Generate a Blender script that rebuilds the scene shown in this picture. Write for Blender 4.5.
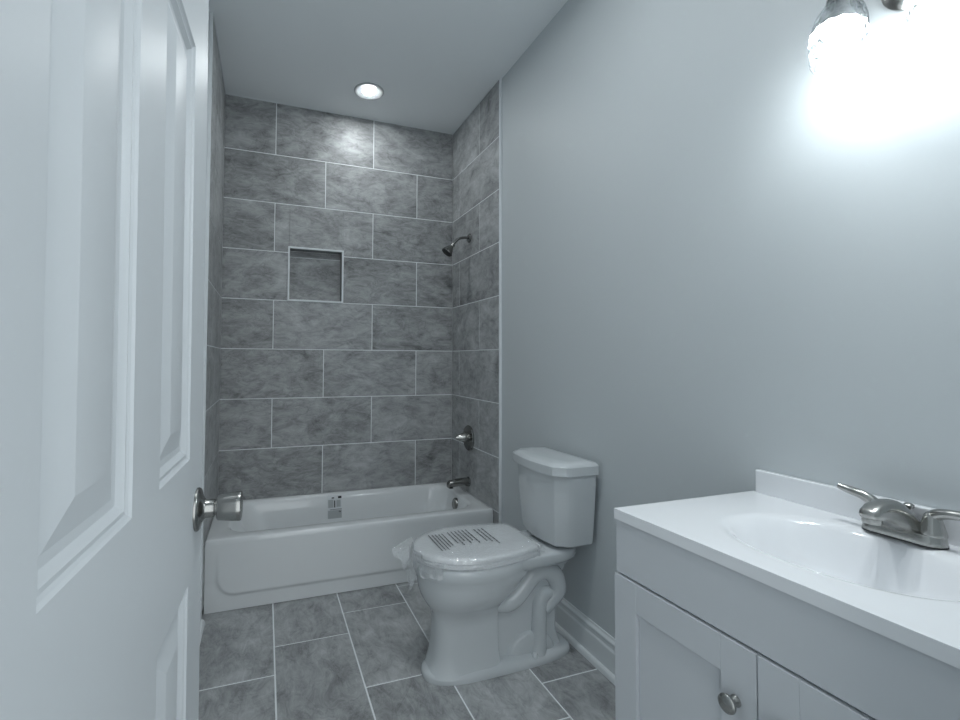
import bpy, bmesh, math, random
from mathutils import Vector, Matrix, noise
random.seed(7)
S = bpy.context.scene
COL = S.collection
PI = math.pi
for o in list(bpy.data.objects):
    bpy.data.objects.remove(o)

# ------------------------------------------------------------------ camera
YAW, PITCH, ROLL, FPX = 0.3427, 0.0301, 0.0051, 471.5
F = Vector((math.sin(YAW) * math.cos(PITCH), math.cos(YAW) * math.cos(PITCH), math.sin(PITCH)))
R0 = Vector((math.cos(YAW), -math.sin(YAW), 0))
U0 = R0.cross(F)
Rv = R0 * math.cos(ROLL) + U0 * math.sin(ROLL)
Uv = U0 * math.cos(ROLL) - R0 * math.sin(ROLL)
cd = bpy.data.cameras.new('camera')
cam = bpy.data.objects.new('camera', cd)
COL.objects.link(cam)
M = Matrix((Rv, Uv, -F)).transposed().to_4x4()
M.translation = Vector((0.257, -3.1178, 1.2003))
cam.matrix_world = M
cd.sensor_width = 36
cd.lens = FPX / 960 * 36
cd.shift_x = 46.04 / 960
cd.shift_y = -14.37 / 960
cd.clip_start = 0.01
S.camera = cam

# ------------------------------------------------------------------ world, view, exposure
W = bpy.data.worlds.new('world')
S.world = W
W.use_nodes = True
W.node_tree.nodes['Background'].inputs[0].default_value = (0.90, 0.97, 1.0, 1)
W.node_tree.nodes['Background'].inputs[1].default_value = 0.255
S.view_settings.view_transform = 'Standard'
S.view_settings.look = 'None'
S.view_settings.gamma = 1
S.view_settings.use_curve_mapping = False
S.view_settings.exposure = 3.0
S.cycles.use_denoising = True
S.cycles.max_bounces = 14
S.cycles.diffuse_bounces = 9
S.cycles.glossy_bounces = 6
S.cycles.transmission_bounces = 10
S.cycles.transparent_max_bounces = 16
S.cycles.caustics_reflective = False
S.cycles.caustics_refractive = False
BULB = 40.0        # strength of the vanity bulbs
DOWN = 33.0        # strength of the ceiling downlight
DOWN_FILL = 46.0       # strength of the fill light added out of view to brighten the room
LCOL = (0.92, 0.98, 1.0, 1)


# ------------------------------------------------------------------ materials
def mat(name, col, rough=.5, metal=0.0, spec=.5, coat=0.0):
    m = bpy.data.materials.new(name)
    m.use_nodes = True
    b = m.node_tree.nodes['Principled BSDF']
    b.inputs['Base Color'].default_value = (*col, 1)
    b.inputs['Roughness'].default_value = rough
    b.inputs['Metallic'].default_value = metal
    b.inputs['Specular IOR Level'].default_value = spec
    b.inputs['Coat Weight'].default_value = coat
    return m


def N(m, t, **kw):
    n = m.node_tree.nodes.new(t)
    for k, v in kw.items():
        if k.startswith('_'):
            setattr(n, k[1:], v)
        else:
            n.inputs[k.replace('_', ' ')].default_value = v
    return n


def bump(m, scale, strength, dist=.001, detail=3, vec_scale=None):
    L = m.node_tree.links
    b = m.node_tree.nodes['Principled BSDF']
    tc = N(m, 'ShaderNodeTexCoord')
    nz = N(m, 'ShaderNodeTexNoise', Scale=scale, Detail=detail)
    bp = N(m, 'ShaderNodeBump', Strength=strength, Distance=dist)
    if vec_scale:
        mp = N(m, 'ShaderNodeMapping')
        mp.inputs['Scale'].default_value = vec_scale
        L.new(tc.outputs['Object'], mp.inputs[0])
        L.new(mp.outputs[0], nz.inputs['Vector'])
    else:
        L.new(tc.outputs['Object'], nz.inputs['Vector'])
    L.new(nz.outputs[0], bp.inputs['Height'])
    L.new(bp.outputs[0], b.inputs['Normal'])
    return nz


def stone(name, dark, light, stretch, rough=.42):
    """porcelain stone tile: every tile gets its own shift through the 'tile' attribute"""
    m = mat(name, dark, rough)
    L = m.node_tree.links
    b = m.node_tree.nodes['Principled BSDF']
    tc = N(m, 'ShaderNodeTexCoord')
    at = N(m, 'ShaderNodeAttribute', _attribute_name='tile')
    cx = N(m, 'ShaderNodeCombineXYZ')
    mul = N(m, 'ShaderNodeMath', _operation='MULTIPLY')
    mul.inputs[1].default_value = 37.0
    L.new(at.outputs['Fac'], mul.inputs[0])
    for i in range(3):
        L.new(mul.outputs[0], cx.inputs[i])
    ad = N(m, 'ShaderNodeVectorMath', _operation='ADD')
    L.new(tc.outputs['Object'], ad.inputs[0])
    L.new(cx.outputs[0], ad.inputs[1])
    mp = N(m, 'ShaderNodeMapping')
    mp.inputs['Scale'].default_value = stretch
    L.new(ad.outputs[0], mp.inputs[0])
    n1 = N(m, 'ShaderNodeTexNoise', Scale=3.4, Detail=6, Roughness=.55, Distortion=1.6)
    n2 = N(m, 'ShaderNodeTexNoise', Scale=9.0, Detail=10, Roughness=.80, Distortion=1.3)
    mp2 = N(m, 'ShaderNodeMapping')
    mp2.inputs['Scale'].default_value = [q ** 1.7 for q in stretch]
    L.new(ad.outputs[0], mp2.inputs[0])
    L.new(mp.outputs[0], n1.inputs['Vector'])
    L.new(mp2.outputs[0], n2.inputs['Vector'])
    mx = N(m, 'ShaderNodeMath', _operation='MULTIPLY_ADD')
    mx.inputs[1].default_value = .62
    L.new(n2.outputs[0], mx.inputs[0])
    m2 = N(m, 'ShaderNodeMath', _operation='MULTIPLY')
    m2.inputs[1].default_value = .44
    L.new(n1.outputs[0], m2.inputs[0])
    L.new(m2.outputs[0], mx.inputs[2])
    # veins: thin lines where a warped noise crosses its middle
    n3 = N(m, 'ShaderNodeTexNoise', Scale=2.6, Detail=5, Roughness=.6, Distortion=1.8)
    L.new(mp.outputs[0], n3.inputs['Vector'])
    sb = N(m, 'ShaderNodeMath', _operation='SUBTRACT')
    sb.inputs[1].default_value = .5
    L.new(n3.outputs[0], sb.inputs[0])
    ab = N(m, 'ShaderNodeMath', _operation='ABSOLUTE')
    L.new(sb.outputs[0], ab.inputs[0])
    vr = N(m, 'ShaderNodeMapRange')
    vr.inputs[1].default_value = 0.0
    vr.inputs[2].default_value = .02
    vr.inputs[3].default_value = .05
    vr.inputs[4].default_value = 0.0
    L.new(ab.outputs[0], vr.inputs[0])
    sv = N(m, 'ShaderNodeMath', _operation='SUBTRACT')
    L.new(mx.outputs[0], sv.inputs[0])
    L.new(vr.outputs[0], sv.inputs[1])
    # own brightness of each tile
    tb = N(m, 'ShaderNodeMath', _operation='MULTIPLY_ADD')
    tb.inputs[1].default_value = .07
    L.new(at.outputs['Fac'], tb.inputs[0])
    L.new(sv.outputs[0], tb.inputs[2])
    cr = N(m, 'ShaderNodeValToRGB')
    cr.color_ramp.elements[0].position = .37
    cr.color_ramp.elements[0].color = (*dark, 1)
    cr.color_ramp.elements[1].position = .73
    cr.color_ramp.elements[1].color = (*light, 1)
    L.new(tb.outputs[0], cr.inputs[0])
    L.new(cr.outputs[0], b.inputs['Base Color'])
    bp = N(m, 'ShaderNodeBump', Strength=.10, Distance=.002)
    L.new(mx.outputs[0], bp.inputs['Height'])
    L.new(bp.outputs[0], b.inputs['Normal'])
    return m


M_WALL = mat('wall_paint', (.56, .592, .608), .50, spec=.45)
bump(M_WALL, 160, .06, .001)
M_CEIL = mat('ceiling_paint', (.86, .885, .90), .75)
M_TILE = stone('wall_tile', (.10, .1025, .104), (.50, .508, .513), (1, 1, 1.7), .44)
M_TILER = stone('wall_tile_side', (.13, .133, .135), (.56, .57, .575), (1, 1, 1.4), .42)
M_FLOOR = stone('floor_tile', (.14, .1435, .1455), (.52, .53, .535), (1.6, 1, 1), .42)
M_GROUT = mat('grout', (.80, .82, .83), .85)
bump(M_GROUT, 300, .2)
M_TRIM = mat('white_trim', (.74, .765, .78), .4)
M_DOORP = mat('door_paint', (.56, .585, .605), .40)
bump(M_DOORP, 55, .12, .001, vec_scale=(1, 1, .08))
M_PORC = mat('porcelain', (.60, .625, .64), .10, coat=.4)
M_TUB = mat('tub_enamel', (.74, .755, .765), .13, coat=.3)
M_SEAT = mat('seat_plastic', (.90, .915, .93), .22)
M_CAB = mat('cabinet_paint', (.58, .60, .625), .42)
M_TOP = mat('cultured_marble', (.80, .81, .83), .12, coat=.3)
M_NICK = mat('brushed_nickel', (.40, .40, .385), .24, metal=1)
M_KNOB = mat('door_knob_nickel', (.31, .31, .30), .24, metal=1)
M_DARKN = mat('dark_nickel', (.26, .26, .25), .20, metal=1)
M_BLACK = mat('black_plastic', (.015, .016, .017), .5)
M_INK = mat('black_ink', (.02, .021, .023), .6)
M_PAPER = mat('label_paper', (.42, .44, .45), .5)
M_LABELW = mat('label_white', (.66, .68, .70), .4)


def emis(name, s):
    m = bpy.data.materials.new(name)
    m.use_nodes = True
    nt = m.node_tree
    nt.nodes.remove(nt.nodes['Principled BSDF'])
    e = nt.nodes.new('ShaderNodeEmission')
    e.inputs[0].default_value = LCOL
    e.inputs[1].default_value = s
    nt.links.new(e.outputs[0], nt.nodes['Material Output'].inputs[0])
    return m


M_RING = mat('downlight_ring', (.50, .52, .53), .35)
M_BULBW = mat('bulb_collar', (.75, .76, .77), .5)
M_BULB = emis('bulb_glow', BULB)
M_LED = emis('downlight_glow', DOWN)
M_LED_FILL = emis('added_fill_glow', DOWN_FILL)


def clear(name, kind, share, rough=.02, bumpscale=None, bstr=.4, tint=(1, 1, 1, 1)):
    """thin clear stuff: part of the light goes straight through, part is bent or mirrored"""
    m = bpy.data.materials.new(name)
    m.use_nodes = True
    nt = m.node_tree
    nt.nodes.remove(nt.nodes['Principled BSDF'])
    tr = nt.nodes.new('ShaderNodeBsdfTransparent')
    tr.inputs[0].default_value = tint
    if kind == 'glass':
        g = nt.nodes.new('ShaderNodeBsdfGlass')
        g.inputs['IOR'].default_value = 1.45
    else:
        g = nt.nodes.new('ShaderNodeBsdfGlossy')
    g.inputs['Roughness'].default_value = rough
    mx = nt.nodes.new('ShaderNodeMixShader')
    if bumpscale:
        tc = nt.nodes.new('ShaderNodeTexCoord')
        nz = nt.nodes.new('ShaderNodeTexNoise')
        nz.inputs['Scale'].default_value = bumpscale
        nz.inputs['Detail'].default_value = 4
        bp = nt.nodes.new('ShaderNodeBump')
        bp.inputs['Strength'].default_value = bstr
        bp.inputs['Distance'].default_value = .01
        nt.links.new(tc.outputs['Object'], nz.inputs['Vector'])
        nt.links.new(nz.outputs[0], bp.inputs['Height'])
        nt.links.new(bp.outputs[0], g.inputs['Normal'])
    mx.inputs[0].default_value = share
    nt.links.new(tr.outputs[0], mx.inputs[1])
    nt.links.new(g.outputs[0], mx.inputs[2])
    nt.links.new(mx.outputs[0], nt.nodes['Material Output'].inputs[0])
    return m


M_GLASS = clear('clear_shade_glass', 'glass', .30, .0)
nt_ = M_GLASS.node_tree                   # thicker looking, greyer glass where it is seen edge-on
lw_ = nt_.nodes.new('ShaderNodeLayerWeight')
lw_.inputs[0].default_value = .30
cr_ = nt_.nodes.new('ShaderNodeValToRGB')
cr_.color_ramp.elements[0].color = (.97, .98, .985, 1)
cr_.color_ramp.elements[1].color = (.40, .43, .45, 1)
cr_.color_ramp.elements[0].position = .25
cr_.color_ramp.elements[1].position = .95
nt_.links.new(lw_.outputs['Facing'], cr_.inputs[0])
nt_.links.new(cr_.outputs[0], [n for n in nt_.nodes if n.type == 'BSDF_TRANSPARENT'][0].inputs[0])
M_FILM = clear('clear_film', 'gloss', .34, .07, 75, 1.0)
nt_ = M_FILM.node_tree
df = nt_.nodes.new('ShaderNodeBsdfDiffuse')
df.inputs[0].default_value = (.9, .92, .94, 1)
m_ = nt_.nodes.new('ShaderNodeMixShader')
m_.inputs[0].default_value = .25
out_ = nt_.nodes['Material Output'].inputs[0]
nt_.links.new(out_.links[0].from_socket, m_.inputs[1])
nt_.links.new(df.outputs[0], m_.inputs[2])
nt_.links.new(m_.outputs[0], out_)


# ------------------------------------------------------------------ mesh helpers
def B():
    return bmesh.new()


def box(bm, x0, x1, y0, y1, z0, z1):
    vs = [bm.verts.new((x, y, z)) for x in (x0, x1) for y in (y0, y1) for z in (z0, z1)]
    for f in ((0, 1, 3, 2), (4, 6, 7, 5), (0, 4, 5, 1), (2, 3, 7, 6), (0, 2, 6, 4), (1, 5, 7, 3)):
        bm.faces.new([vs[i] for i in f])
    return vs


def loft(bm, rings, cap0=True, cap1=True, closed=True):
    vr = [[bm.verts.new(p) for p in r] for r in rings]
    n = len(vr[0])
    for a, b in zip(vr, vr[1:]):
        for i in range(n if closed else n - 1):
            j = (i + 1) % n
            bm.faces.new((a[i], a[j], b[j], b[i]))
    if cap0:
        bm.faces.new(vr[0][::-1])
    if cap1:
        bm.faces.new(vr[-1])
    return vr


def frame_of(d):
    d = Vector(d).normalized()
    a = Vector((0, 0, 1)) if abs(d.z) < .9 else Vector((1, 0, 0))
    u = d.cross(a).normalized()
    return d, u, d.cross(u).normalized()


def lathe(bm, base, axis, prof, n=40, cap0=True, cap1=True):
    """prof: list of (distance along axis, radius)"""
    d, u, v = frame_of(axis)
    base = Vector(base)
    loft(bm, [[base + d * t + (u * math.cos(2 * PI * i / n) + v * math.sin(2 * PI * i / n)) * max(r, 1e-5)
               for i in range(n)] for t, r in prof], cap0, cap1)


def smooth_path(pts, k=6):
    out = []
    P = [Vector(p) for p in pts]
    for i in range(len(P) - 1):
        p0, p1, p2, p3 = P[max(i - 1, 0)], P[i], P[i + 1], P[min(i + 2, len(P) - 1)]
        for j in range(k):
            t = j / k
            out.append(.5 * ((2 * p1) + (p2 - p0) * t + (2 * p0 - 5 * p1 + 4 * p2 - p3) * t * t + (3 * p1 - p0 - 3 * p2 + p3) * t ** 3))
    out.append(P[-1])
    return out


def tube(bm, pts, rad, n=16, k=6, flat=1.0, up=None):
    """round or flattened tube through the points; rad is a number or one per point"""
    if not isinstance(rad, (list, tuple)):
        rad = [rad] * len(pts)
    c = smooth_path([(p[0], p[1], p[2]) for p in pts], k)
    rr = [x[0] for x in smooth_path([(r, 0, 0) for r in rad], k)]
    rings = []
    u = None
    for i, p in enumerate(c):
        d = (c[min(i + 1, len(c) - 1)] - c[max(i - 1, 0)]).normalized()
        if u is None:
            u = Vector(up) if up else frame_of(d)[1]
        u = (u - d * u.dot(d)).normalized()
        v = d.cross(u)
        rings.append([p + (u * math.cos(2 * PI * j / n) * flat + v * math.sin(2 * PI * j / n)) * rr[i] for j in range(n)])
    loft(bm, rings)


def obj(name, bm, m, parent=None, smooth=True, bevel=0, seg=2, sub=0, angle=40):
    bmesh.ops.recalc_face_normals(bm, faces=bm.faces[:])
    if parent is not None:
        root = parent
        while root.parent:
            root = root.parent
        bmesh.ops.translate(bm, verts=bm.verts[:], vec=-root.location if not root.get('_local') else Vector())
    me = bpy.data.meshes.new(name)
    bm.to_mesh(me)
    bm.free()
    o = bpy.data.objects.new(name, me)
    COL.objects.link(o)
    me.materials.append(m)
    if parent is not None:
        o.parent = parent
    if smooth:
        for p in me.polygons:
            p.use_smooth = True
        try:
            me.set_sharp_from_angle(angle=math.radians(angle))
        except Exception:
            pass
    if bevel:
        md = o.modifiers.new('bevel', 'BEVEL')
        md.width = bevel
        md.segments = seg
        md.limit_method = 'ANGLE'
        md.angle_limit = math.radians(35)
        md.harden_normals = True
    if sub:
        md = o.modifiers.new('sub', 'SUBSURF')
        md.levels = md.render_levels = sub
    return o


def struct(name, bm, m, **kw):
    o = obj(name, bm, m, **kw)
    o['kind'] = 'structure'
    return o


def thing(name, label, cat, loc, rz=0, group=None):
    o = bpy.data.objects.new(name, None)
    COL.objects.link(o)
    o.empty_display_size = .05
    o.location = loc
    o.rotation_euler = (0, 0, rz)
    o['label'] = label
    o['category'] = cat
    if group:
        o['group'] = group
    return o


# ------------------------------------------------------------------ room shell
CEIL, XR, XT = 2.829, 1.521, 1.507      # ceiling height, painted right wall, tiled right wall
TE = -.715                               # where the tile ends on the side walls
YF = -2.88                               # front wall (with the doorway)
ROWZ = [2.829] + [2.8028 - .308 * k for k in range(1, 9)] + [.05]


def tiled(name, P, rows, xr, m, hole=None, backing=.0018, g=.0026, parent=None):
    """P(u,v,h) maps wall coordinates to the room; rows: list of (v0, v1, [joints]); one mesh: grout plane and tiles"""
    bm = B()
    lay = bm.faces.layers.float.new('tile')
    u_lo, u_hi = xr

    def rect(u0, u1, v0, v1, val):
        b = .0016
        o_ = [bm.verts.new(P(u, v, -.0016)) for u, v in ((u0, v0), (u1, v0), (u1, v1), (u0, v1))]
        i_ = [bm.verts.new(P(u, v, 0)) for u, v in ((u0 + b, v0 + b), (u1 - b, v0 + b), (u1 - b, v1 - b), (u0 + b, v1 - b))]
        k_ = [bm.verts.new(P(u, v, -backing - .001)) for u, v in ((u0, v0), (u1, v0), (u1, v1), (u0, v1))]
        fs = [bm.faces.new(i_)]
        for a in range(4):
            c = (a + 1) % 4
            fs.append(bm.faces.new((o_[a], o_[c], i_[c], i_[a])))
            fs.append(bm.faces.new((k_[a], k_[c], o_[c], o_[a])))
        for f in fs:
            f[lay] = val

    for v0, v1, js in rows:
        e = [u_lo] + [j for j in js if u_lo < j < u_hi] + [u_hi]
        for a, b in zip(e, e[1:]):
            val = random.random()
            a0, b0 = a + (g if a > u_lo else .001), b - (g if b < u_hi else .001)
            c0, d0 = v0 + g, v1 - g
            if hole and a0 < hole[1] and b0 > hole[0] and c0 < hole[3] and d0 > hole[2]:
                for r in ((a0, min(b0, hole[0]), c0, d0), (max(a0, hole[1]), b0, c0, d0),
                          (max(a0, hole[0]), min(b0, hole[1]), c0, min(d0, hole[2])),
                          (max(a0, hole[0]), min(b0, hole[1]), max(c0, hole[3]), d0)):
                    if r[1] - r[0] > .004 and r[3] - r[2] > .004:
                        rect(*r, val)
            else:
                rect(a0, b0, c0, d0, val)
    nt = len(bm.faces)
    lo, hi = rows[-1][0], rows[0][1]
    lo, hi = min(r[0] for r in rows), max(r[1] for r in rows)
    parts = [(u_lo, u_hi, lo, hi)]
    if hole:
        parts = [(u_lo, hole[0], lo, hi), (hole[1], u_hi, lo, hi), (hole[0], hole[1], lo, hole[2]), (hole[0], hole[1], hole[3], hi)]
    for a, b, c, d in parts:
        for h in (-backing, -.014):
            bm.faces.new([bm.verts.new(P(u, v, h)) for u, v in ((a, c), (b, c), (b, d), (a, d))])
    flip = [f for f in bm.faces]
    me = bpy.data.meshes.new(name)
    bm.faces.ensure_lookup_table()
    mi = [0 if i < nt else 1 for i in range(len(bm.faces))]
    bmesh.ops.recalc_face_normals(bm, faces=bm.faces[:])
    bm.to_mesh(me)
    bm.free()
    me.materials.append(m)
    me.materials.append(M_GROUT)
    for i, p in enumerate(me.polygons):
        p.material_index = mi[i]
    o = bpy.data.objects.new(name, me)
    COL.objects.link(o)
    if parent:
        o.parent = parent
        for v in me.vertices:
            v.co -= parent.location
    else:
        o['kind'] = 'structure'
    return o


NI = (.387, .727, 1.575, 1.912)          # niche opening
rows = []
for k in range(9):
    rows.append((ROWZ[k + 1], ROWZ[k], [.299, .928] if k % 2 == 0 else [.611, 1.238]))
tiled('wall_back', lambda u, v, h: Vector((u, -h, v)), rows, (0, XT), M_TILE, NI)
rows = []
for k in range(9):
    rows.append((ROWZ[k + 1], ROWZ[k], [.447] if k % 2 == 0 else [.13]))
tiled('wall_right_tiled', lambda u, v, h: Vector((XT - h, -u, v)), [(a, b, j) for a, b, j in rows], (0.0, -TE), M_TILER)
rows = []
for k in range(9):
    rows.append((ROWZ[k + 1], ROWZ[k], [.20] if k % 2 == 0 else [.52]))
tiled('wall_left_tiled', lambda u, v, h: Vector((h, -u, v)), rows, (0.0, -TE), M_TILER)

bm = B(); box(bm, XR, XR + .1, -3.9, .05, 0, CEIL); struct('wall_right', bm, M_WALL, smooth=False)
bm = B(); box(bm, -.114, -.014, -3.9, .05, 0, CEIL); struct('wall_left', bm, M_WALL, smooth=False)
bm = B(); box(bm, -.114, XR + .1, -3.9, .2, CEIL, CEIL + .1); struct('ceiling', bm, M_CEIL, smooth=False)
bm = B()                                  # solid behind the shower tile, with the hole for the niche
for a, b, c, d in ((-.1, NI[0], 0, CEIL), (NI[1], XR + .1, 0, CEIL), (NI[0], NI[1], 0, NI[2]), (NI[0], NI[1], NI[3], CEIL)):
    box(bm, a, b, .014, .14, c, d)
box(bm, NI[0], NI[1], .10, .14, NI[2], NI[3])
struct('wall_back_core', bm, M_GROUT, smooth=False)
bm = B()                                  # front wall with the doorway the camera looks through
for a, b, c in ((-.014, .085, 0), (.90, XR, 0), (.085, .90, 2.06)):
    box(bm, a, b, YF - .12, YF, c, CEIL)
struct('wall_front', bm, M_WALL, smooth=False)
bm = B()
for a, b, c, d in ((.07, .087, 0, 2.06), (.898, .915, 0, 2.06), (.07, .915, 2.045, 2.062)):
    box(bm, a, b, YF - .125, YF + .0, c, d)
struct('trim_doorway', bm, M_TRIM, smooth=False)

# floor: staggered stone tiles, long side towards the tub
cols = [(-.014, .3086, [-1.193 + .537 * k for k in range(-5, 1)]),
        (.3086, .6202, [-1.0084 + .537 * k for k in range(-5, 3)]),
        (.6202, .9318, [-1.374 + .537 * k for k in range(-5, 3)]),
        (.9318, 1.2434, [-1.741 + .537 * k for k in range(-5, 4)]),
        (1.2434, XR, [-1.567 + .537 * k for k in range(-5, 4)])]
tiled('floor', lambda u, v, h: Vector((v, u, h)), [(a, b, j) for a, b, j in cols], (-3.9, 0.0), M_FLOOR, g=.0030)

# edge strips of the tile and the caulk lines
bm = B(); box(bm, XT - .001, XR + .0, TE - .008, TE, .0, CEIL); struct('trim_1', bm, M_TRIM, bevel=.001, smooth=False)
bm = B(); box(bm, -.014, .001, TE - .008, TE, .0, CEIL); struct('trim_2', bm, M_TRIM, bevel=.001, smooth=False)
bm = B(); box(bm, 0, .004, TE, 0, CEIL - .004, CEIL); box(bm, XT - .004, XT, TE + .10, -.17, CEIL - .004, CEIL); box(bm, .0, .62, -.004, 0, CEIL - .004, CEIL)
struct('trim_3', bm, M_TRIM, smooth=False)


def baseboard(name, x, s, y0, y1):
    prof = [(0, 0), (.014, 0), (.014, .098), (.010, .106), (.010, .118), (.013, .124), (.013, .130), (.006, .138), (.004, .146), (0, .146)]
    shoe = [(.014, 0), (.030, 0), (.0295, .008), (.026, .016), (.020, .021), (.014, .022)]
    bm = B()
    for pr in (prof, shoe):
        loft(bm, [[Vector((x + s * a, y, z)) for a, z in pr] for y in (y0, y1)])
    struct(name, bm, M_TRIM, angle=25)


baseboard('baseboard_right', XR, -1, -2.205, TE - .008)
baseboard('baseboard_left', -.014, 1, YF, TE - .008)

# ------------------------------------------------------------------ recessed niche in the back wall
t = thing('shower_niche', 'square recessed shampoo niche with pale frame in the shower wall', 'niche', (.557, 0, 1.575))
nb = tiled('niche_back', lambda u, v, h: Vector((u, .086 - h, v)), [(NI[2] + .003, 1.868, []), (1.868, NI[3] - .003, [])], (NI[0] + .003, NI[1] - .003), M_TILE, parent=t)
bm = B()
for a, b, c, d in ((NI[0], NI[0] + .003, NI[2], NI[3]), (NI[1] - .003, NI[1], NI[2], NI[3]), (NI[0], NI[1], NI[2], NI[2] + .003), (NI[0], NI[1], NI[3] - .003, NI[3])):
    box(bm, a, b, -.001, .10, c, d)
lin = obj('niche_lining', bm, M_TILE, t, smooth=False)
bm = B()
w = .011
for a, b, c, d in ((NI[0] - w / 2, NI[0] + w / 2, NI[2] - w / 2, NI[3] + w / 2), (NI[1] - w / 2, NI[1] + w / 2, NI[2] - w / 2, NI[3] + w / 2),
                   (NI[0] + w / 2, NI[1] - w / 2, NI[2] - w / 2, NI[2] + w / 2), (NI[0] + w / 2, NI[1] - w / 2, NI[3] - w / 2, NI[3] + w / 2)):
    box(bm, a, b, -.006, .012, c, d)
obj('niche_frame', bm, M_TRIM, t, smooth=False, bevel=.001)

# ------------------------------------------------------------------ bathtub
TY, TZ = -.650, .345                      # apron front, rim height
t = thing('bathtub', 'white alcove bathtub with plain apron under grey stone tile', 'bathtub', (.75, -.32, 0))


def rrect(cx, cy, hx, hy, r, z, n=12):
    out = []
    for qx, qy, a0 in ((1, 1, 0), (-1, 1, PI / 2), (-1, -1, PI), (1, -1, 1.5 * PI)):
        for i in range(n + 1):
            a = a0 + i / n * PI / 2
            out.append(Vector((cx + qx * (hx - r) + r * math.cos(a), cy + qy * (hy - r) + r * math.sin(a), z)))
    return out


bm = B()
X0, X1 = .002, XT - .002
cx, cy = (X0 + X1) / 2, (TY - .002) / 2
hx, hy = (X1 - X0) / 2, -(TY + .002) / 2
rg = [rrect(cx, cy, hx, hy, .004, TZ - .03), rrect(cx, cy, hx, hy, .006, TZ - .008), rrect(cx, cy, hx - .003, hy - .003, .008, TZ - .002),
      rrect(cx, cy, hx - .009, hy - .009, .010, TZ)]
bx0, bx1, by0, by1 = .095, 1.425, TY + .078, -.045    # basin opening


def brect(i, z, r, di=0, dl=0):
    x0, x1, y0, y1 = bx0 + i + dl, bx1 - i - di, by0 + i, by1 - i
    return rrect((x0 + x1) / 2, (y0 + y1) / 2, (x1 - x0) / 2, (y1 - y0) / 2, r, z)


rg += [brect(-.012, TZ, .11), brect(-.004, TZ - .003, .11), brect(.004, TZ - .012, .115), brect(.012, TZ - .035, .12),
       brect(.022, TZ - .10, .12, .004, .03), brect(.035, TZ - .20, .12, .012, .08), brect(.055, TZ - .265, .11, .03, .12), brect(.09, TZ - .285, .09, .05, .16), brect(.15, TZ - .29, .04, .05, .2)]
loft(bm, rg, False, True)
obj('tub_basin', bm, M_TUB, t, angle=60)
# apron: a flat front with a shallow panel whose rounded outline shows at the foot
bm = B()
nx, nz = 200, 60
vs = []
for j in range(nz + 1):
    z = .002 + (TZ - .03 - .002) * j / nz
    rw = []
    for i in range(nx + 1):
        x = X0 + (X1 - X0) * i / nx
        px0, px1, pz0, pz1, r = .055, X1 - .055, .075, .60, .085
        qx = abs(x - (px0 + px1) / 2) - (px1 - px0) / 2 + r
        qz = abs(z - (pz0 + pz1) / 2) - (pz1 - pz0) / 2 + r
        sd = math.hypot(max(qx, 0), max(qz, 0)) + min(max(qx, qz), 0) - r
        k = min(max((-sd + .009) / .018, 0), 1)
        k = k * k * (3 - 2 * k)
        rw.append(bm.verts.new((x, TY + .009 * (1 - k) * (1 - min(max((z - .14) / .15, 0), 1)), z)))
    vs.append(rw)
for j in range(nz):
    for i in range(nx):
        bm.faces.new((vs[j][i], vs[j][i + 1], vs[j + 1][i + 1], vs[j + 1][i]))
obj('apron', bm, M_TUB, t, angle=80)
bm = B()
lathe(bm, (1.408, -.315, .287), (-1, 0, .14), [(-.01, .036), (.005, .037), (.011, .033), (.013, .012), (.013, 0)])
obj('overflow_plate', bm, M_DARKN, t)
bm = B(); lathe(bm, (1.24, -.30, .056), (0, 0, 1), [(-.004, .03), (.003, .03), (.005, .022), (.005, 0)])
obj('tub_drain', bm, M_NICK, t)


def sticker(x0, x1, z0, z1):
    bm = B()
    pts = [(TZ - .003, by1 + .004), (TZ - .012, by1 - .004), (TZ - .035, by1 - .012), (TZ - .10, by1 - .022), (TZ - .20, by1 - .035)]

    def yy(z):
        for (za, ya), (zb, yb) in zip(pts, pts[1:]):
            if zb <= z <= za:
                return ya + (yb - ya) * (za - z) / (za - zb)
        return pts[-1][1]
    n = 8
    loft(bm, [[Vector((x, yy(z0 + (z1 - z0) * i / n) - .0012, z0 + (z1 - z0) * i / n)) for i in range(n + 1)] for x in (x0, x1)], False, False, False)
    return bm


st = obj('warning_sticker', sticker(.638, .728, .195, .335), M_LABELW, None, smooth=False)
st['label'] = 'small white printed sticker on the inner back wall of the bathtub'
st['category'] = 'sticker'
for x0, x1, z0, z1, mm in ((.665, .681, .316, .323, M_INK), (.705, .727, .315, .328, M_INK), (.680, .687, .262, .304, M_INK),
                           (.643, .676, .262, .310, M_PAPER), (.695, .721, .264, .306, M_PAPER), (.641, .727, .197, .246, M_PAPER), (.653, .727, .2495, .2520, M_INK), (.709, .723, .232, .240, M_INK)):
    b = sticker(x0, x1, z0, z1)
    bmesh.ops.translate(b, verts=b.verts[:], vec=(0, -.0006, 0))
    obj('sticker_print', b, mm, st, smooth=False)

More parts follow.
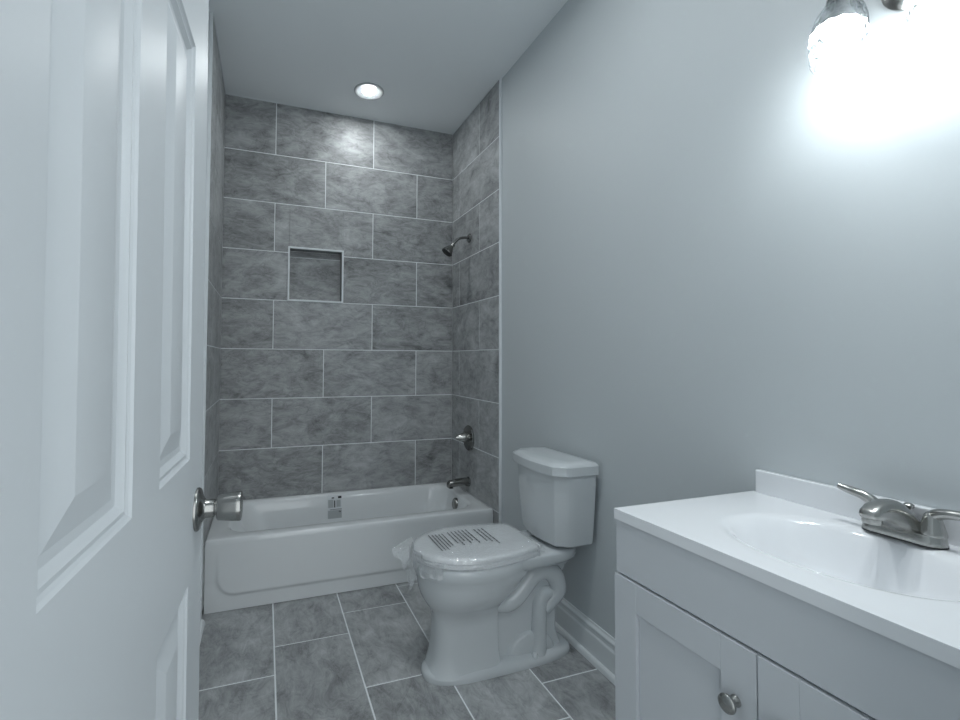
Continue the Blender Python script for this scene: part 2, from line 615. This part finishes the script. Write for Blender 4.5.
# ------------------------------------------------------------------ shower fittings on the tiled right wall
SY = -.30
t = thing('shower_fixture', 'dark nickel shower head on a curved arm high on the tile', 'shower head', (XT, SY, 2.0))
bm = B(); lathe(bm, (XT, SY, 2.0), (-1, 0, 0), [(0, .03), (.004, .03), (.012, .022), (.014, .011)]); obj('flange', bm, M_DARKN, t)
arm = [(XT - .002, SY, 2.0), (XT - .035, SY, 2.0), (XT - .075, SY, 1.990), (XT - .105, SY, 1.962), (XT - .118, SY, 1.945)]
bm = B(); tube(bm, arm, .0088); obj('shower_arm', bm, M_DARKN, t)
dv = Vector((-.62, 0, -.78)).normalized()
b0 = Vector(arm[-1])
bm = B(); lathe(bm, b0 - dv * .006, dv, [(0, .010), (.004, .0145), (.012, .0145), (.02, .013), (.028, .018), (.05, .029), (.064, .036), (.072, .038), (.076, .036)]); hd = obj('spray_head', bm, M_DARKN, t)
bm = B(); lathe(bm, b0 + dv * .070, dv, [(0, .034), (.0015, .034), (.0025, .02), (.0025, 0)]); obj('spray_face', bm, M_BLACK, hd)

t = thing('shower_valve', 'round nickel shower valve plate with cone shaped knob', 'shower valve', (XT, SY, .70))
bm = B(); lathe(bm, (XT, SY, .695), (-1, 0, 0), [(0, .082), (.004, .083), (.010, .078), (.014, .05), (.016, .03), (.016, 0)], 56); obj('escutcheon', bm, M_DARKN, t)
bm = B(); lathe(bm, (XT - .012, SY, .70), (-1, 0, .0), [(0, .03), (.012, .032), (.03, .030), (.055, .022), (.074, .012), (.080, .010), (.082, 0)]); obj('valve_knob', bm, M_NICK, t)

t = thing('tub_spout', 'nickel tub spout on the tiled wall over the bathtub end', 'tub spout', (XT, SY, .415))
bm = B()
rings = []
for u, zc, hw, hh in ((0, .415, .026, .027), (.02, .416, .027, .026), (.07, .416, .026, .024), (.11, .413, .025, .023), (.135, .409, .024, .022), (.146, .404, .021, .017), (.149, .402, .015, .012)):
    rings.append([Vector((XT - u, SY + hw * math.copysign(abs(math.cos(a)) ** .75, math.cos(a)), zc + hh * math.copysign(abs(math.sin(a)) ** .75, math.sin(a)))) for a in [2 * PI * i / 28 for i in range(28)]])
loft(bm, rings)
obj('spout_body', bm, M_DARKN, t)
bm = B(); lathe(bm, (XT - .125, SY, .395), (0, 0, -1), [(0, .015), (.012, .015), (.012, .010)]); obj('spout_outlet', bm, M_BLACK, t)
bm = B(); lathe(bm, (XT - .002, SY, .415), (-1, 0, 0), [(0, .031), (.004, .031), (.007, .028)]); obj('flange', bm, M_DARKN, t)

# ------------------------------------------------------------------ ceiling downlight, and an added unseen fill light of the same shape
for lx, ly, lab in ((.824, -.332, 'round recessed ceiling downlight glowing above the bathtub'), (.66, -1.95, 'added fill light in downlight form nearer the doorway, out of view')):
    t = thing('ceiling_downlight', lab, 'ceiling light', (lx, ly, CEIL), group='ceiling downlights')
    bm = B()
    lathe(bm, (lx, ly, CEIL), (0, 0, -1), [(0, .090), (.004, .090), (.008, .086), (.008, .076), (.003, .066), (.0024, .050), (.002, .0)], 56); obj('trim_ring', bm, M_RING, t)
    bm = B(); lathe(bm, (lx, ly, CEIL - .0025), (0, 0, -1), [(0, .037 if ly > -1 else .05), (.002, .037 if ly > -1 else .05), (.002, 0)], 48); obj('lens', bm, M_LED if ly > -1 else M_LED_FILL, t)

# ------------------------------------------------------------------ toilet
TYC = -1.385
t = thing('toilet', 'white two-piece toilet beside the bathtub with its lid down', 'toilet', (1.16, TYC, 0))
NT = 72


def egg(xf, xb, hw, z, xc=None, e=2.0, eb=None, back=None):
    eb = eb or (5.0 if back else None)
    hw = hw * 1.0
    """outline seen from above: front half ellipse to xf, back half to xb (superellipse); back = half width left at a cut-off back"""
    xc = xc if xc is not None else xf + .225
    eb = eb or e
    out = []
    for i in range(NT):
        a = 2 * PI * i / NT
        c, s = math.cos(a), math.sin(a)
        if c < 0:
            p = 2 / e
            x = xc - (xc - xf) * abs(c) ** p
            y = hw * math.copysign(abs(s) ** p, s)
        else:
            p = 2 / eb
            x = xc + (xb - xc) * abs(c) ** p
            y = hw * math.copysign(abs(s) ** p, s)
        if back and x > xc:
            k = (x - xc) / (xb - xc)
            lim = hw + (back - hw) * k ** 1.6
            y = math.copysign(min(abs(y), lim), y)
        out.append(Vector((x, TYC + y, z)))
    return out


bm = B()
rg = [egg(.836, 1.472, .098, .0, 1.05, 2.5, 3.4), egg(.834, 1.474, .100, .012, 1.05, 2.5, 3.4), egg(.839, 1.468, .096, .028, 1.05, 2.5, 3.4), egg(.852, 1.455, .082, .038, 1.05, 2.5, 3.4), egg(.87, 1.44, .066, .042, 1.05, 2.5, 3.4)]
loft(bm, rg)
# front column growing out of the foot into the bowl
rg = [egg(.842, 1.150, .094, .018, .98, 2.5, 7), egg(.855, 1.134, .086, .042, .98, 2.7, 8), egg(.868, 1.128, .078, .085, .98, 3.0, 10), egg(.875, 1.126, .075, .13, .98, 3.2, 12), egg(.878, 1.126, .074, .19, .98, 3.2, 12),
      egg(.876, 1.126, .076, .222, .98, 3.0, 10), egg(.868, 1.130, .088, .246, .985, 2.5, 6), egg(.850, 1.150, .116, .270, .99, 2.2, 3.4), egg(.832, 1.185, .141, .300, 1.0, 2.1, 2.8), egg(.822, 1.225, .155, .330, 1.01, 2.05, 2.4),
      egg(.816, 1.26, .161, .360, 1.02, 2.05, 2.2), egg(.810, 1.285, .166, .385, 1.03, 2.0, 2.2), egg(.806, 1.29, .169, .392, 1.03), egg(.802, 1.295, .173, .402, 1.03),
      egg(.800, 1.295, .175, .420, 1.03), egg(.801, 1.295, .174, .434, 1.03), egg(.806, 1.29, .170, .441, 1.03), egg(.82, 1.28, .156, .443, 1.03)]
loft(bm, rg)
bowl = obj('bowl', bm, M_PORC, t, angle=55)


def deckring(z, g=0, x0=1.13, x1=1.478, h0=.150, h1=.118):
    out = []
    for i in range(NT):
        a = 2 * PI * i / NT
        c, s = math.cos(a), math.sin(a)
        p = 2 / 4.5
        k = math.copysign(abs(c) ** p, c)
        x = (x0 + x1) / 2 + ((x1 - x0) / 2 - g) * k
        hw = h0 + (h1 - h0) * (k + 1) / 2
        out.append(Vector((x, TYC + (hw - g) * math.copysign(abs(s) ** p, s), z)))
    return out


bm = B()
loft(bm, [deckring(.385, .04), deckring(.395, .012), deckring(.410, .002), deckring(.435, 0), deckring(.444, .003), deckring(.448, .012)])
obj('rear_deck', bm, M_PORC, t, angle=55)
# thin rear web, and the trapway tube standing proud of it
bm = B()
rg = []
for z, x1, h in ((.03, 1.425, .052), (.10, 1.40, .046), (.22, 1.405, .046), (.30, 1.425, .050), (.36, 1.44, .062), (.40, 1.455, .09)):
    rg.append([Vector((x, TYC + y, z)) for x, y in ((1.09, -h), (x1 - .01, -h), (x1, -h + .01), (x1, h - .01), (x1 - .01, h), (1.09, h))])
loft(bm, rg)
obj('rear_web', bm, M_PORC, t, bevel=.004)
for s in (-1, 1):
    path = [(1.09, TYC + s * .040, .262), (1.155, TYC + s * .046, .243), (1.205, TYC + s * .050, .262), (1.247, TYC + s * .052, .305), (1.292, TYC + s * .052, .345),
            (1.345, TYC + s * .052, .350), (1.388, TYC + s * .052, .316), (1.398, TYC + s * .052, .262), (1.362, TYC + s * .050, .218), (1.338, TYC + s * .050, .19)]
    bm = B(); tube(bm, path, [.032, .036, .038, .038, .039, .039, .038, .036, .032, .026], 20)
    path = [(1.372, TYC + s * .046, .235), (1.345, TYC + s * .050, .255), (1.318, TYC + s * .051, .225), (1.312, TYC + s * .052, .14), (1.308, TYC + s * .052, .07), (1.304, TYC + s * .052, .03)]
    tube(bm, path, [.026, .029, .030, .031, .034, .038], 20)
    # the rounded foot of the trapway
    loft(bm, [[Vector((1.275 + q * math.cos(a) * 1.25, TYC + s * (.042 + .03 * b_) , .035 + q * math.sin(a) * .95)) for a in [PI * i / 20 for i in range(21)]] for q, b_ in ((.085, 0), (.083, .55), (.074, .8), (.05, .9))], False, True)
    obj('trapway', bm, M_PORC, t, angle=60)
    bm = B(); lathe(bm, (1.275, TYC + s * .082, .028), (0, 0, 1), [(0, .013), (.012, .0125), (.018, .009), (.020, 0)], 20)
    obj('bolt_cap', bm, M_PORC, t)


def tankring(z, xf, hwb, hwf, g=0, bow=.018):
    """plan of the tank: straight back on the wall side, chamfered shoulders, bowed front"""
    xb = 1.498
    out = []
    base = [(xb - g, hwb - g), (xf + .072 + g * .5, hwb - g + .002), (xf + .055, hwb - .002 - g), (xf + .012 + g, hwf - g)]
    half = []
    for (xa, ya), (xc_, yc_) in zip(base, base[1:]):
        for i in range(5):
            half.append((xa + (xc_ - xa) * i / 5, ya + (yc_ - ya) * i / 5))
    for i in range(9):
        k = i / 8
        half.append((xf + .012 + g - bow * math.sin(k * PI / 2), (hwf - g) * (1 - k)))
    full = half + [(x, -y) for x, y in half[-2::-1]]
    for x, y in full:
        out.append(Vector((x, TYC + y, z)))
    return out


bm = B()
loft(bm, [tankring(.452, 1.345, .130, .10, .03), tankring(.456, 1.338, .140, .112, .012), tankring(.468, 1.332, .152, .122), tankring(.50, 1.328, .157, .126), tankring(.62, 1.320, .169, .134), tankring(.752, 1.314, .178, .142)])
obj('tank', bm, M_PORC, t, angle=30, bevel=.004)
bm = B()
loft(bm, [tankring(.748, 1.300, .188, .152, .008), tankring(.752, 1.297, .190, .154), tankring(.786, 1.296, .191, .155), tankring(.795, 1.299, .189, .152, .004), tankring(.800, 1.306, .185, .148, .012), tankring(.802, 1.33, .170, .12, .03)])
obj('tank_lid', bm, M_PORC, t, angle=35)
bm = B()
loft(bm, [egg(.835, 1.24, .135, .4445, 1.03, back=.10), egg(.803, 1.270, .172, .447, 1.03, back=.126), egg(.802, 1.271, .173, .457, 1.03, back=.127), egg(.806, 1.268, .169, .4600, 1.03, back=.123), egg(.84, 1.24, .135, .4602, 1.03, back=.10)])
obj('seat', bm, M_SEAT, t, angle=50)
bm = B()
loft(bm, [egg(.84, 1.24, .135, .4645, 1.03, back=.10), egg(.806, 1.266, .169, .4645, 1.03, back=.123), egg(.803, 1.270, .172, .466, 1.03, back=.126), egg(.802, 1.271, .173, .476, 1.03, back=.127), egg(.806, 1.268, .169, .481, 1.03, back=.123), egg(.818, 1.258, .157, .4835, 1.03, back=.112), egg(.90, 1.20, .09, .485, 1.03, back=.06)])
obj('lid', bm, M_SEAT, t, angle=50)
for s in (-1, 1):
    bm = B(); tube(bm, [(1.283, TYC + s * .075 - .018, .462), (1.283, TYC + s * .075 + .018, .462)], .011, 16, 2)
    box(bm, 1.272, 1.296, TYC + s * .075 - .014, TYC + s * .075 + .014, .447, .462)
    obj('hinge', bm, M_SEAT, t)

# clear shipping film still wrapped over the lid, with its printed warning
def crump(v, a, f=28):
    return v + noise.noise_vector(v * f) * a


bm = B()
rg = []
for q, dz, am in ((.30, .0, .0006), (.55, .0, .0008), (.70, .0, .0010), (.80, .0, .0012), (.88, .0, .0014), (.94, -.0005, .0016), (1.0, -.003, .0018), (1.025, -.010, .003), (1.035, -.020, .004), (1.04, -.032, .006), (1.045, -.046, .007)):
    r0 = egg(.802, 1.271, .173, .4868 + dz, 1.03, back=.127)
    rg.append([crump(Vector((1.03 + (p.x - 1.03) * q, TYC + (p.y - TYC) * q, p.z)), am, 45) + Vector((0, 0, am)) for p in r0])
loft(bm, rg, True, False)


def patch(c00, c10, c01, c11, nu=22, nv=16, amp=.007, f=30, sag=0):
    vs = []
    for i in range(nu + 1):
        for j in range(nv + 1):
            u, v = i / nu, j / nv
            p = Vector(c00) * (1 - u) * (1 - v) + Vector(c10) * u * (1 - v) + Vector(c01) * (1 - u) * v + Vector(c11) * u * v
            p.z += sag * math.sin(u * PI) * math.sin(v * PI)
            vs.append(bm.verts.new(crump(p, amp * (0.3 + v), f)))
    for i in range(nu):
        for j in range(nv):
            k = i * (nv + 1) + j
            bm.faces.new((vs[k], vs[k + 1], vs[k + nv + 2], vs[k + nv + 1]))


# loose end of the bag hanging off the front of the seat, and the bunched corner by the hinge
patch((.83, -1.27, .482), (.800, -1.385, .484), (.735, -1.285, .452), (.765, -1.385, .40), amp=.011)
patch((.790, -1.350, .482), (.812, -1.455, .480), (.778, -1.345, .335), (.785, -1.392, .335), amp=.014)
patch((.812, -1.435, .470), (.872, -1.525, .470), (.800, -1.445, .395), (.860, -1.530, .420), amp=.012)
patch((1.235, -1.505, .478), (1.275, -1.42, .478), (1.29, -1.515, .455), (1.325, -1.44, .452), amp=.011)
wrap = obj('plastic_wrap', bm, M_FILM, None, angle=180)
wrap['label'] = 'clear crinkled plastic film with black printing wrapped over the toilet lid'
wrap['category'] = 'plastic wrap'
for x0, x1, n, ya, yb in ((.888, .945, 5, -1.290, -1.452), (.972, 1.055, 6, -1.280, -1.437), (1.090, 1.126, 3, -1.288, -1.462)):
    bm = B()
    for k in range(n):
        x = x0 + (x1 - x0) * k / max(n - 1, 1)
        y = ya - random.random() * .008
        end = yb + random.random() * (.07 if k in (0, n - 1) else .045)
        while y > end:
            y2 = max(y - random.uniform(.010, .026), end - .004)
            if y - y2 > .003:
                box(bm, x - .0019, x + .0019, y2, y, .4898, .4902)
            y = y2 - .0045
    obj('printed_paragraph', bm, M_INK, wrap, smooth=False)

# ------------------------------------------------------------------ vanity
def taper(bm):
    for v in bm.verts:
        v.co.x += .030 * max(0, -2.196 - v.co.y) * max(0, XR - v.co.x) / .476
    return bm


VY0, VY1 = -2.196, -2.862                 # left and right side of the cabinet
VX = 1.064                                # face of the carcass
VC = -2.530
t = thing('vanity_cabinet', 'white shaker bathroom vanity cabinet with two doors under the sink', 'vanity', (1.30, VC, 0))
bm = B()
box(bm, VX, XR - .001, VY0 - .016, VY0, .09, .826)
box(bm, VX, XR - .001, VY1, VY1 + .016, .09, .826)
box(bm, VX, XR - .001, VY1 + .016, VY0 - .016, .09, .106)
box(bm, XR - .007, XR - .001, VY1 + .016, VY0 - .016, .106, .826)
box(bm, VX, VX + .016, VY1 + .016, VY0 - .016, .66, .826)
box(bm, VX + .05, XR - .001, VY1, VY0, .0, .09)
obj('cabinet_body', taper(bm), M_CAB, t, smooth=False, bevel=.0015)
bm = B(); box(bm, VX - .016, VX, VY1, VY0, .7035, .826); obj('false_drawer_front', taper(bm), M_CAB, t, smooth=False, bevel=.0015)


def shaker(y0, y1, z0, z1):
    bm = B()
    w_ = .066
    x0, x1 = VX - .019, VX
    box(bm, x0, x1, y1 - w_, y1, z0, z1)
    box(bm, x0, x1, y0, y0 + w_, z0, z1)
    box(bm, x0, x1, y0 + w_, y1 - w_, z1 - w_, z1)
    box(bm, x0, x1, y0 + w_, y1 - w_, z0, z0 + w_)
    box(bm, x0 + .008, x1, y0 + w_, y1 - w_, z0 + w_, z1 - w_)
    return bm


for y0, y1, ky in ((VC + .0012, VY0 + .003, -2.492), (VY1, VC - .0012, -2.570)):
    d = obj('cabinet_door', taper(shaker(y0, y1, .10, .6985)), M_CAB, t, smooth=False, bevel=.0012)
    bm = B(); lathe(bm, (VX - .019, ky, .597), (-1, 0, 0), [(0, .010), (.002, .010), (.006, .0065), (.014, .006), (.017, .011), (.019, .0155), (.022, .0165), (.025, .0155), (.027, .010), (.0275, 0)], 36)
    obj('door_knob', taper(bm), M_NICK, d, angle=60)

CT = .850
TH = .024
t = thing('sink_counter', 'white one-piece counter with oval sink and backsplash', 'sink counter', (1.28, VC, .813))
bm = B()
cx, cy = 1.283, VC
X0, X1, Y0, Y1 = 1.0435, XR - .002, -2.866, -2.194
NB = 112
CORN = [(X0, Y0), (X0, Y1), (X1, Y0), (X1, Y1)]
angs = sorted([2 * PI * i / NB for i in range(NB)] + [math.atan2(b - cy, a - cx) % (2 * PI) for a, b in CORN])
CI = [angs.index(math.atan2(b - cy, a - cx) % (2 * PI)) for a, b in CORN]


def sell(hx, hy, z, e=2.25, dx=0):
    return [Vector((cx + dx + hx * math.copysign(abs(math.cos(a)) ** (2 / e), math.cos(a)), cy + hy * math.copysign(abs(math.sin(a)) ** (2 / e), math.sin(a)), z)) for a in angs]


def rectring(g, z):
    """point on the counter's outline in each direction"""
    out = []
    for a in angs:
        c, s = math.cos(a), math.sin(a)
        tx = ((X1 - g if c > 0 else X0 + g) - cx) / c if abs(c) > 1e-9 else 1e9
        ty = ((Y1 - g if s > 0 else Y0 + g) - cy) / s if abs(s) > 1e-9 else 1e9
        k = min(tx, ty)
        out.append(Vector((cx + k * c, cy + k * s, z)))
    for i, (tx, ty) in zip(CI, ((X0 + g, Y0 + g), (X0 + g, Y1 - g), (X1 - g, Y0 + g), (X1 - g, Y1 - g))):
        out[i] = Vector((tx, ty, z))
    return out


HX, HY = .156, .188
rg = [rectring(0, CT - TH), rectring(0, CT)]
rg += [sell(HX + .022, HY + .022, CT), sell(HX + .014, HY + .014, CT - .0005), sell(HX + .007, HY + .007, CT - .0020), sell(HX, HY, CT - .0052), sell(HX - .006, HY - .007, CT - .0105), sell(HX - .012, HY - .015, CT - .019), sell(HX - .020, HY - .027, CT - .034), sell(HX - .029, HY - .041, CT - .052),
       sell(HX - .042, HY - .062, CT - .080), sell(HX - .062, HY - .090, CT - .104), sell(HX - .090, HY - .124, CT - .121), sell(HX - .12, HY - .154, CT - .129), sell(.016, .016, CT - .131, 2)]
loft(bm, rg, False, False)
# underside slab round the basin
box(bm, X0 + .004, X0 + .05, Y0 + .004, Y1 - .004, CT - TH, CT - .020)
obj('counter', taper(bm), M_TOP, t, angle=60, bevel=.0022, seg=3)
bm = B(); box(bm, XR - .020, XR - .002, Y0, Y1 - .010, CT - .002, CT + .060); obj('backsplash', bm, M_TOP, t, smooth=False, bevel=.004, seg=3)
bm = B(); lathe(bm, (cx, cy, CT - .1315), (0, 0, 1), [(-.01, .018), (.002, .021), (.004, .019), (.003, .012), (.005, .011), (.006, 0)], 32); obj('sink_drain', bm, M_NICK, t)

# faucet
FY, FX, FZ = -2.535, 1.463, CT
t = thing('faucet', 'brushed nickel two-lever faucet on the sink counter', 'faucet', (FX, FY, FZ))


def stadium(hx, hy, z, n=20):
    """rounded oblong with its long side along the wall"""
    out = []
    for i in range(n + 1):
        a = -PI / 2 + PI * i / n
        out.append((hx * math.sin(a), hy - hx + hx * math.cos(a)))
    pts = [Vector((FX + x, FY + y, z)) for x, y in out]
    pts += [Vector((FX - x, FY - y, z)) for x, y in out]
    return pts


bm = B(); loft(bm, [stadium(.0265, .066, FZ + .0003), stadium(.0265, .066, FZ + .003)]); obj('gasket', bm, M_BLACK, t)
bm = B(); loft(bm, [stadium(.026, .0655, FZ + .002), stadium(.026, .0655, FZ + .005), stadium(.0245, .064, FZ + .018), stadium(.0225, .062, FZ + .0215), stadium(.016, .056, FZ + .023)]); obj('base_plate', bm, M_NICK, t, angle=40)
# spout: a tall wedge rising out of the base, arching to the nozzle
bm = B()
rings = []
sect = [(.022, .016, .040, .012, .024), (.012, .016, .047, .015, .042), (.0, .016, .048, .017, .060), (-.018, .016, .044, .018, .072), (-.032, .017, .034, .019, .078), (-.050, .026, .025, .0195, .080),
        (-.070, .036, .0215, .019, .079), (-.090, .043, .020, .018, .075), (-.106, .047, .018, .015, .068), (-.113, .050, .013, .011, .062)]
for dx, zb, wb, wt, zt in sect:
    zc, hh = (zb + zt) / 2, (zt - zb) / 2
    r_ = []
    for i in range(40):
        a = 2 * PI * i / 40
        c, q = math.cos(a), math.sin(a)
        w2 = wb + (wt - wb) * ((q + 1) / 2) ** .75
        r_.append(Vector((FX + dx, FY + w2 * math.copysign(abs(c) ** .55, c), FZ + zc + hh * math.copysign(abs(q) ** .8, q))))
    rings.append(r_)
loft(bm, rings)
obj('spout', bm, M_NICK, t, angle=70)
bm = B(); lathe(bm, (FX - .096, FY, FZ + .052), (-.15, 0, -1), [(0, .0155), (.010, .0155), (.014, .0145), (.015, .011), (.012, .010), (.012, 0)], 28); obj('aerator', bm, M_NICK, t)
for s, lev in ((1, [(.0, .0, .044), (.0, .004, .058), (-.004, .020, .068), (-.004, .042, .072), (-.005, .062, .077)]),
               (-1, [(.0, .0, .044), (.0, -.004, .058), (-.004, -.020, .066), (-.004, -.042, .069), (-.005, -.062, .072)])):
    hy = FY + s * .0455
    bm = B()
    lathe(bm, (FX, hy, FZ + .020), (0, 0, 1), [(0, .0200), (.004, .0200), (.012, .0185), (.026, .0150), (.036, .0125), (.042, .0095), (.045, .004)], 32)
    tube(bm, [(FX + a, hy + b, FZ + c) for a, b, c in lev], [.0105, .0110, .0095, .0085, .0070], 18, 6, 1.0)
    obj('lever_handle', bm, M_NICK, t, angle=70)
bm = B(); lathe(bm, (FX + .022, FY, FZ + .020), (0, 0, 1), [(0, .003), (.036, .003), (.036, .0065), (.039, .0085), (.043, .0085), (.046, .005), (.047, 0)], 20); obj('lift_rod', bm, M_NICK, t)

# ------------------------------------------------------------------ vanity light
LY = -2.558
t = thing('vanity_light', 'nickel wall light with two clear dimpled glass shades lit', 'wall light', (XR, LY, 2.0))
bm = B(); lathe(bm, (XR, LY, 2.0), (-1, 0, 0), [(0, .062), (.010, .062), (.016, .054), (.020, .042), (.024, .034), (.03, .030), (.034, .020), (.036, 0)], 48); obj('wall_plate', bm, M_NICK, t)
bm = B(); box(bm, XR - .036, XR - .028, LY - .09, LY + .09, 2.035, 2.055); obj('cross_bar', bm, M_NICK, t, bevel=.003)
AX = Vector((-.225, 0, -1)).normalized()
for s in (1, -1):
    top = Vector((1.420, LY + s * .082, 1.985))
    bm = B(); tube(bm, [(XR - .03, top.y, 2.045), (XR - .06, top.y, 2.056), tuple(top - AX * .06 + Vector((.01, 0, .003))), tuple(top - AX * .035)], .007, 14)
    obj('arm', bm, M_NICK, t)
    bm = B(); lathe(bm, top - AX * .038, AX, [(0, .010), (.004, .020), (.026, .0225), (.030, .027), (.036, .0285), (.044, .0285)], 36); cup = obj('socket_cup', bm, M_DARKN, t)
    # dimpled glass jar, open at the bottom: an outer and an inner skin
    prof = [(.0, .024), (.010, .027), (.022, .0335), (.040, .0415), (.060, .0470), (.082, .0495), (.105, .0490), (.125, .0465), (.145, .0425), (.152, .0408)]
    d_, u_, v_ = frame_of(AX)
    NA, NH = 112, 64

    def rad(tt):
        for (ta, ra), (tb, rb) in zip(prof, prof[1:]):
            if ta <= tt <= tb:
                k = (tt - ta) / (tb - ta)
                return ra + (rb - ra) * k
        return prof[-1][1]
    rings = []
    hs = [.152 * j / NH for j in range(NH + 1)]
    ndim = 14
    for j, h in enumerate(hs):
        ring = []
        for i in range(NA):
            a = 2 * PI * i / NA
            rowp = h / .0165
            dim = math.cos(ndim * a + PI * math.floor(rowp + .5)) * .5 + .5
            inrow = math.cos((rowp - math.floor(rowp + .5)) * PI) ** 2
            fade = min(1, h / .012) * min(1, (.152 - h) / .010)
            r = rad(h) - .0042 * dim * inrow * fade
            ring.append(top + d_ * h + (u_ * math.cos(a) + v_ * math.sin(a)) * r)
        rings.append(ring)
    for j in range(NH, -1, -1):
        h = hs[j]
        r = rad(h) - .0056
        rings.append([top + d_ * h + (u_ * math.cos(2 * PI * i / NA) + v_ * math.sin(2 * PI * i / NA)) * r for i in range(NA)])
    bm = B()
    vr = loft(bm, rings, False, False)
    n = NA
    for i in range(n):
        bm.faces.new((vr[-1][i], vr[-1][(i + 1) % n], vr[0][(i + 1) % n], vr[0][i]))
    obj('glass_shade', bm, M_GLASS, t, angle=180)
    bm = B(); lathe(bm, top + AX * .010, AX, [(0, .012), (.012, .0135), (.026, .019), (.042, .0270), (.056, .0305), (.062, .0310)], 36, True, True)
    bulb = obj('light_bulb', bm, M_BULBW, t, angle=60)
    bm = B(); lathe(bm, top + AX * .0725, AX, [(0, .0308), (.004, .0304), (.010, .0280), (.016, .0225), (.020, .0150), (.022, .006), (.0222, 0)], 36, False, True)
    obj('bulb_dome', bm, M_BULB, bulb, angle=180)

# ------------------------------------------------------------------ door standing open on the left
a = math.radians(2.65)
t = thing('door_1', 'white panelled door', 'door', (.1476, -2.1562, 0), PI / 2 - a)
t.rotation_euler.x = -.005            # hangs a touch out of plumb
del t['label'], t['category']
t['kind'] = 'structure'
t['_local'] = 1
S0, S1, DZ0, DZ1, DT = -.70, .050, .012, 2.035, .035
panels = []
for s0, s1 in ((-.574, -.375), (-.264, -.072)):
    panels += [(s0, s1, .22, .820), (s0, s1, 1.030, 1.738), (s0, s1, 1.845, 1.955)]


STEP = [(0, 0), (.0025, .0030), (.006, .0050), (.011, .0042), (.013, .0062), (.019, .0105), (.028, .0110), (.060, .0020), (.062, .0016)]
bm = B()
cs = sorted({S0, S1} | {p[0] for p in panels} | {p[1] for p in panels})
cz = sorted({DZ0, DZ1} | {p[2] for p in panels} | {p[3] for p in panels})
for yf, sg in ((0, 1), (DT, -1)):
    for a0, a1 in zip(cs, cs[1:]):
        for b0, b1 in zip(cz, cz[1:]):
            if not any(p[0] <= a0 and a1 <= p[1] and p[2] <= b0 and b1 <= p[3] for p in panels):
                bm.faces.new([bm.verts.new((x, yf, z)) for x, z in ((a0, b0), (a1, b0), (a1, b1), (a0, b1))])
    for p0, p1, q0, q1 in panels:
        loft(bm, [[Vector((x, yf + sg * d, z)) for x, z in ((p0 + o, q0 + o), (p1 - o, q0 + o), (p1 - o, q1 - o), (p0 + o, q1 - o))] for o, d in STEP], False, True)
for x in (S0, S1):
    bm.faces.new([bm.verts.new((x, y, z)) for y, z in ((0, DZ0), (DT, DZ0), (DT, DZ1), (0, DZ1))])
for z in (DZ0, DZ1):
    bm.faces.new([bm.verts.new((x, y, z)) for x, y in ((S0, 0), (S1, 0), (S1, DT), (S0, DT))])
bmesh.ops.remove_doubles(bm, verts=bm.verts[:], dist=1e-5)
obj('door_leaf', bm, M_DOORP, t, angle=12)
KZ = .926
bm = B()
lathe(bm, (0, 0, KZ), (0, -1, 0), [(0, .0385), (.003, .0385), (.006, .036), (.009, .026), (.013, .0185), (.016, .0165), (.030, .016), (.031, .013)], 48)
kn = obj('door_handle_rose', bm, M_KNOB, t, angle=45)
bm = B()
lathe(bm, (0, 0, KZ), (0, -1, 0), [(.028, .012), (.034, .0125), (.0345, .0205), (.037, .0225), (.050, .0245), (.066, .0262), (.073, .0268), (.0755, .0258), (.0765, .023), (.0765, .010), (.0755, .009), (.0755, 0)], 48)
obj('door_knob', bm, M_KNOB, kn, angle=40)
bm = B(); lathe(bm, (0, DT, KZ), (0, 1, 0), [(0, .0385), (.004, .0385), (.010, .022), (.030, .016), (.034, .024), (.06, .0265), (.066, .023), (.066, 0)], 40); obj('door_knob', bm, M_NICK, t)
bm = B(); box(bm, S1 - .0005, S1 + .001, .006, .029, KZ - .028, KZ + .028); obj('latch_plate', bm, M_NICK, t, smooth=False)
del t['_local']
for z in (.25, 1.05, 1.83):
    bm = B()
    tube(bm, [(S0 - .004, -.004, z - .045), (S0 - .004, -.004, z + .045)], .006, 12, 2)
    obj('hinge', bm, M_NICK, None).parent = t
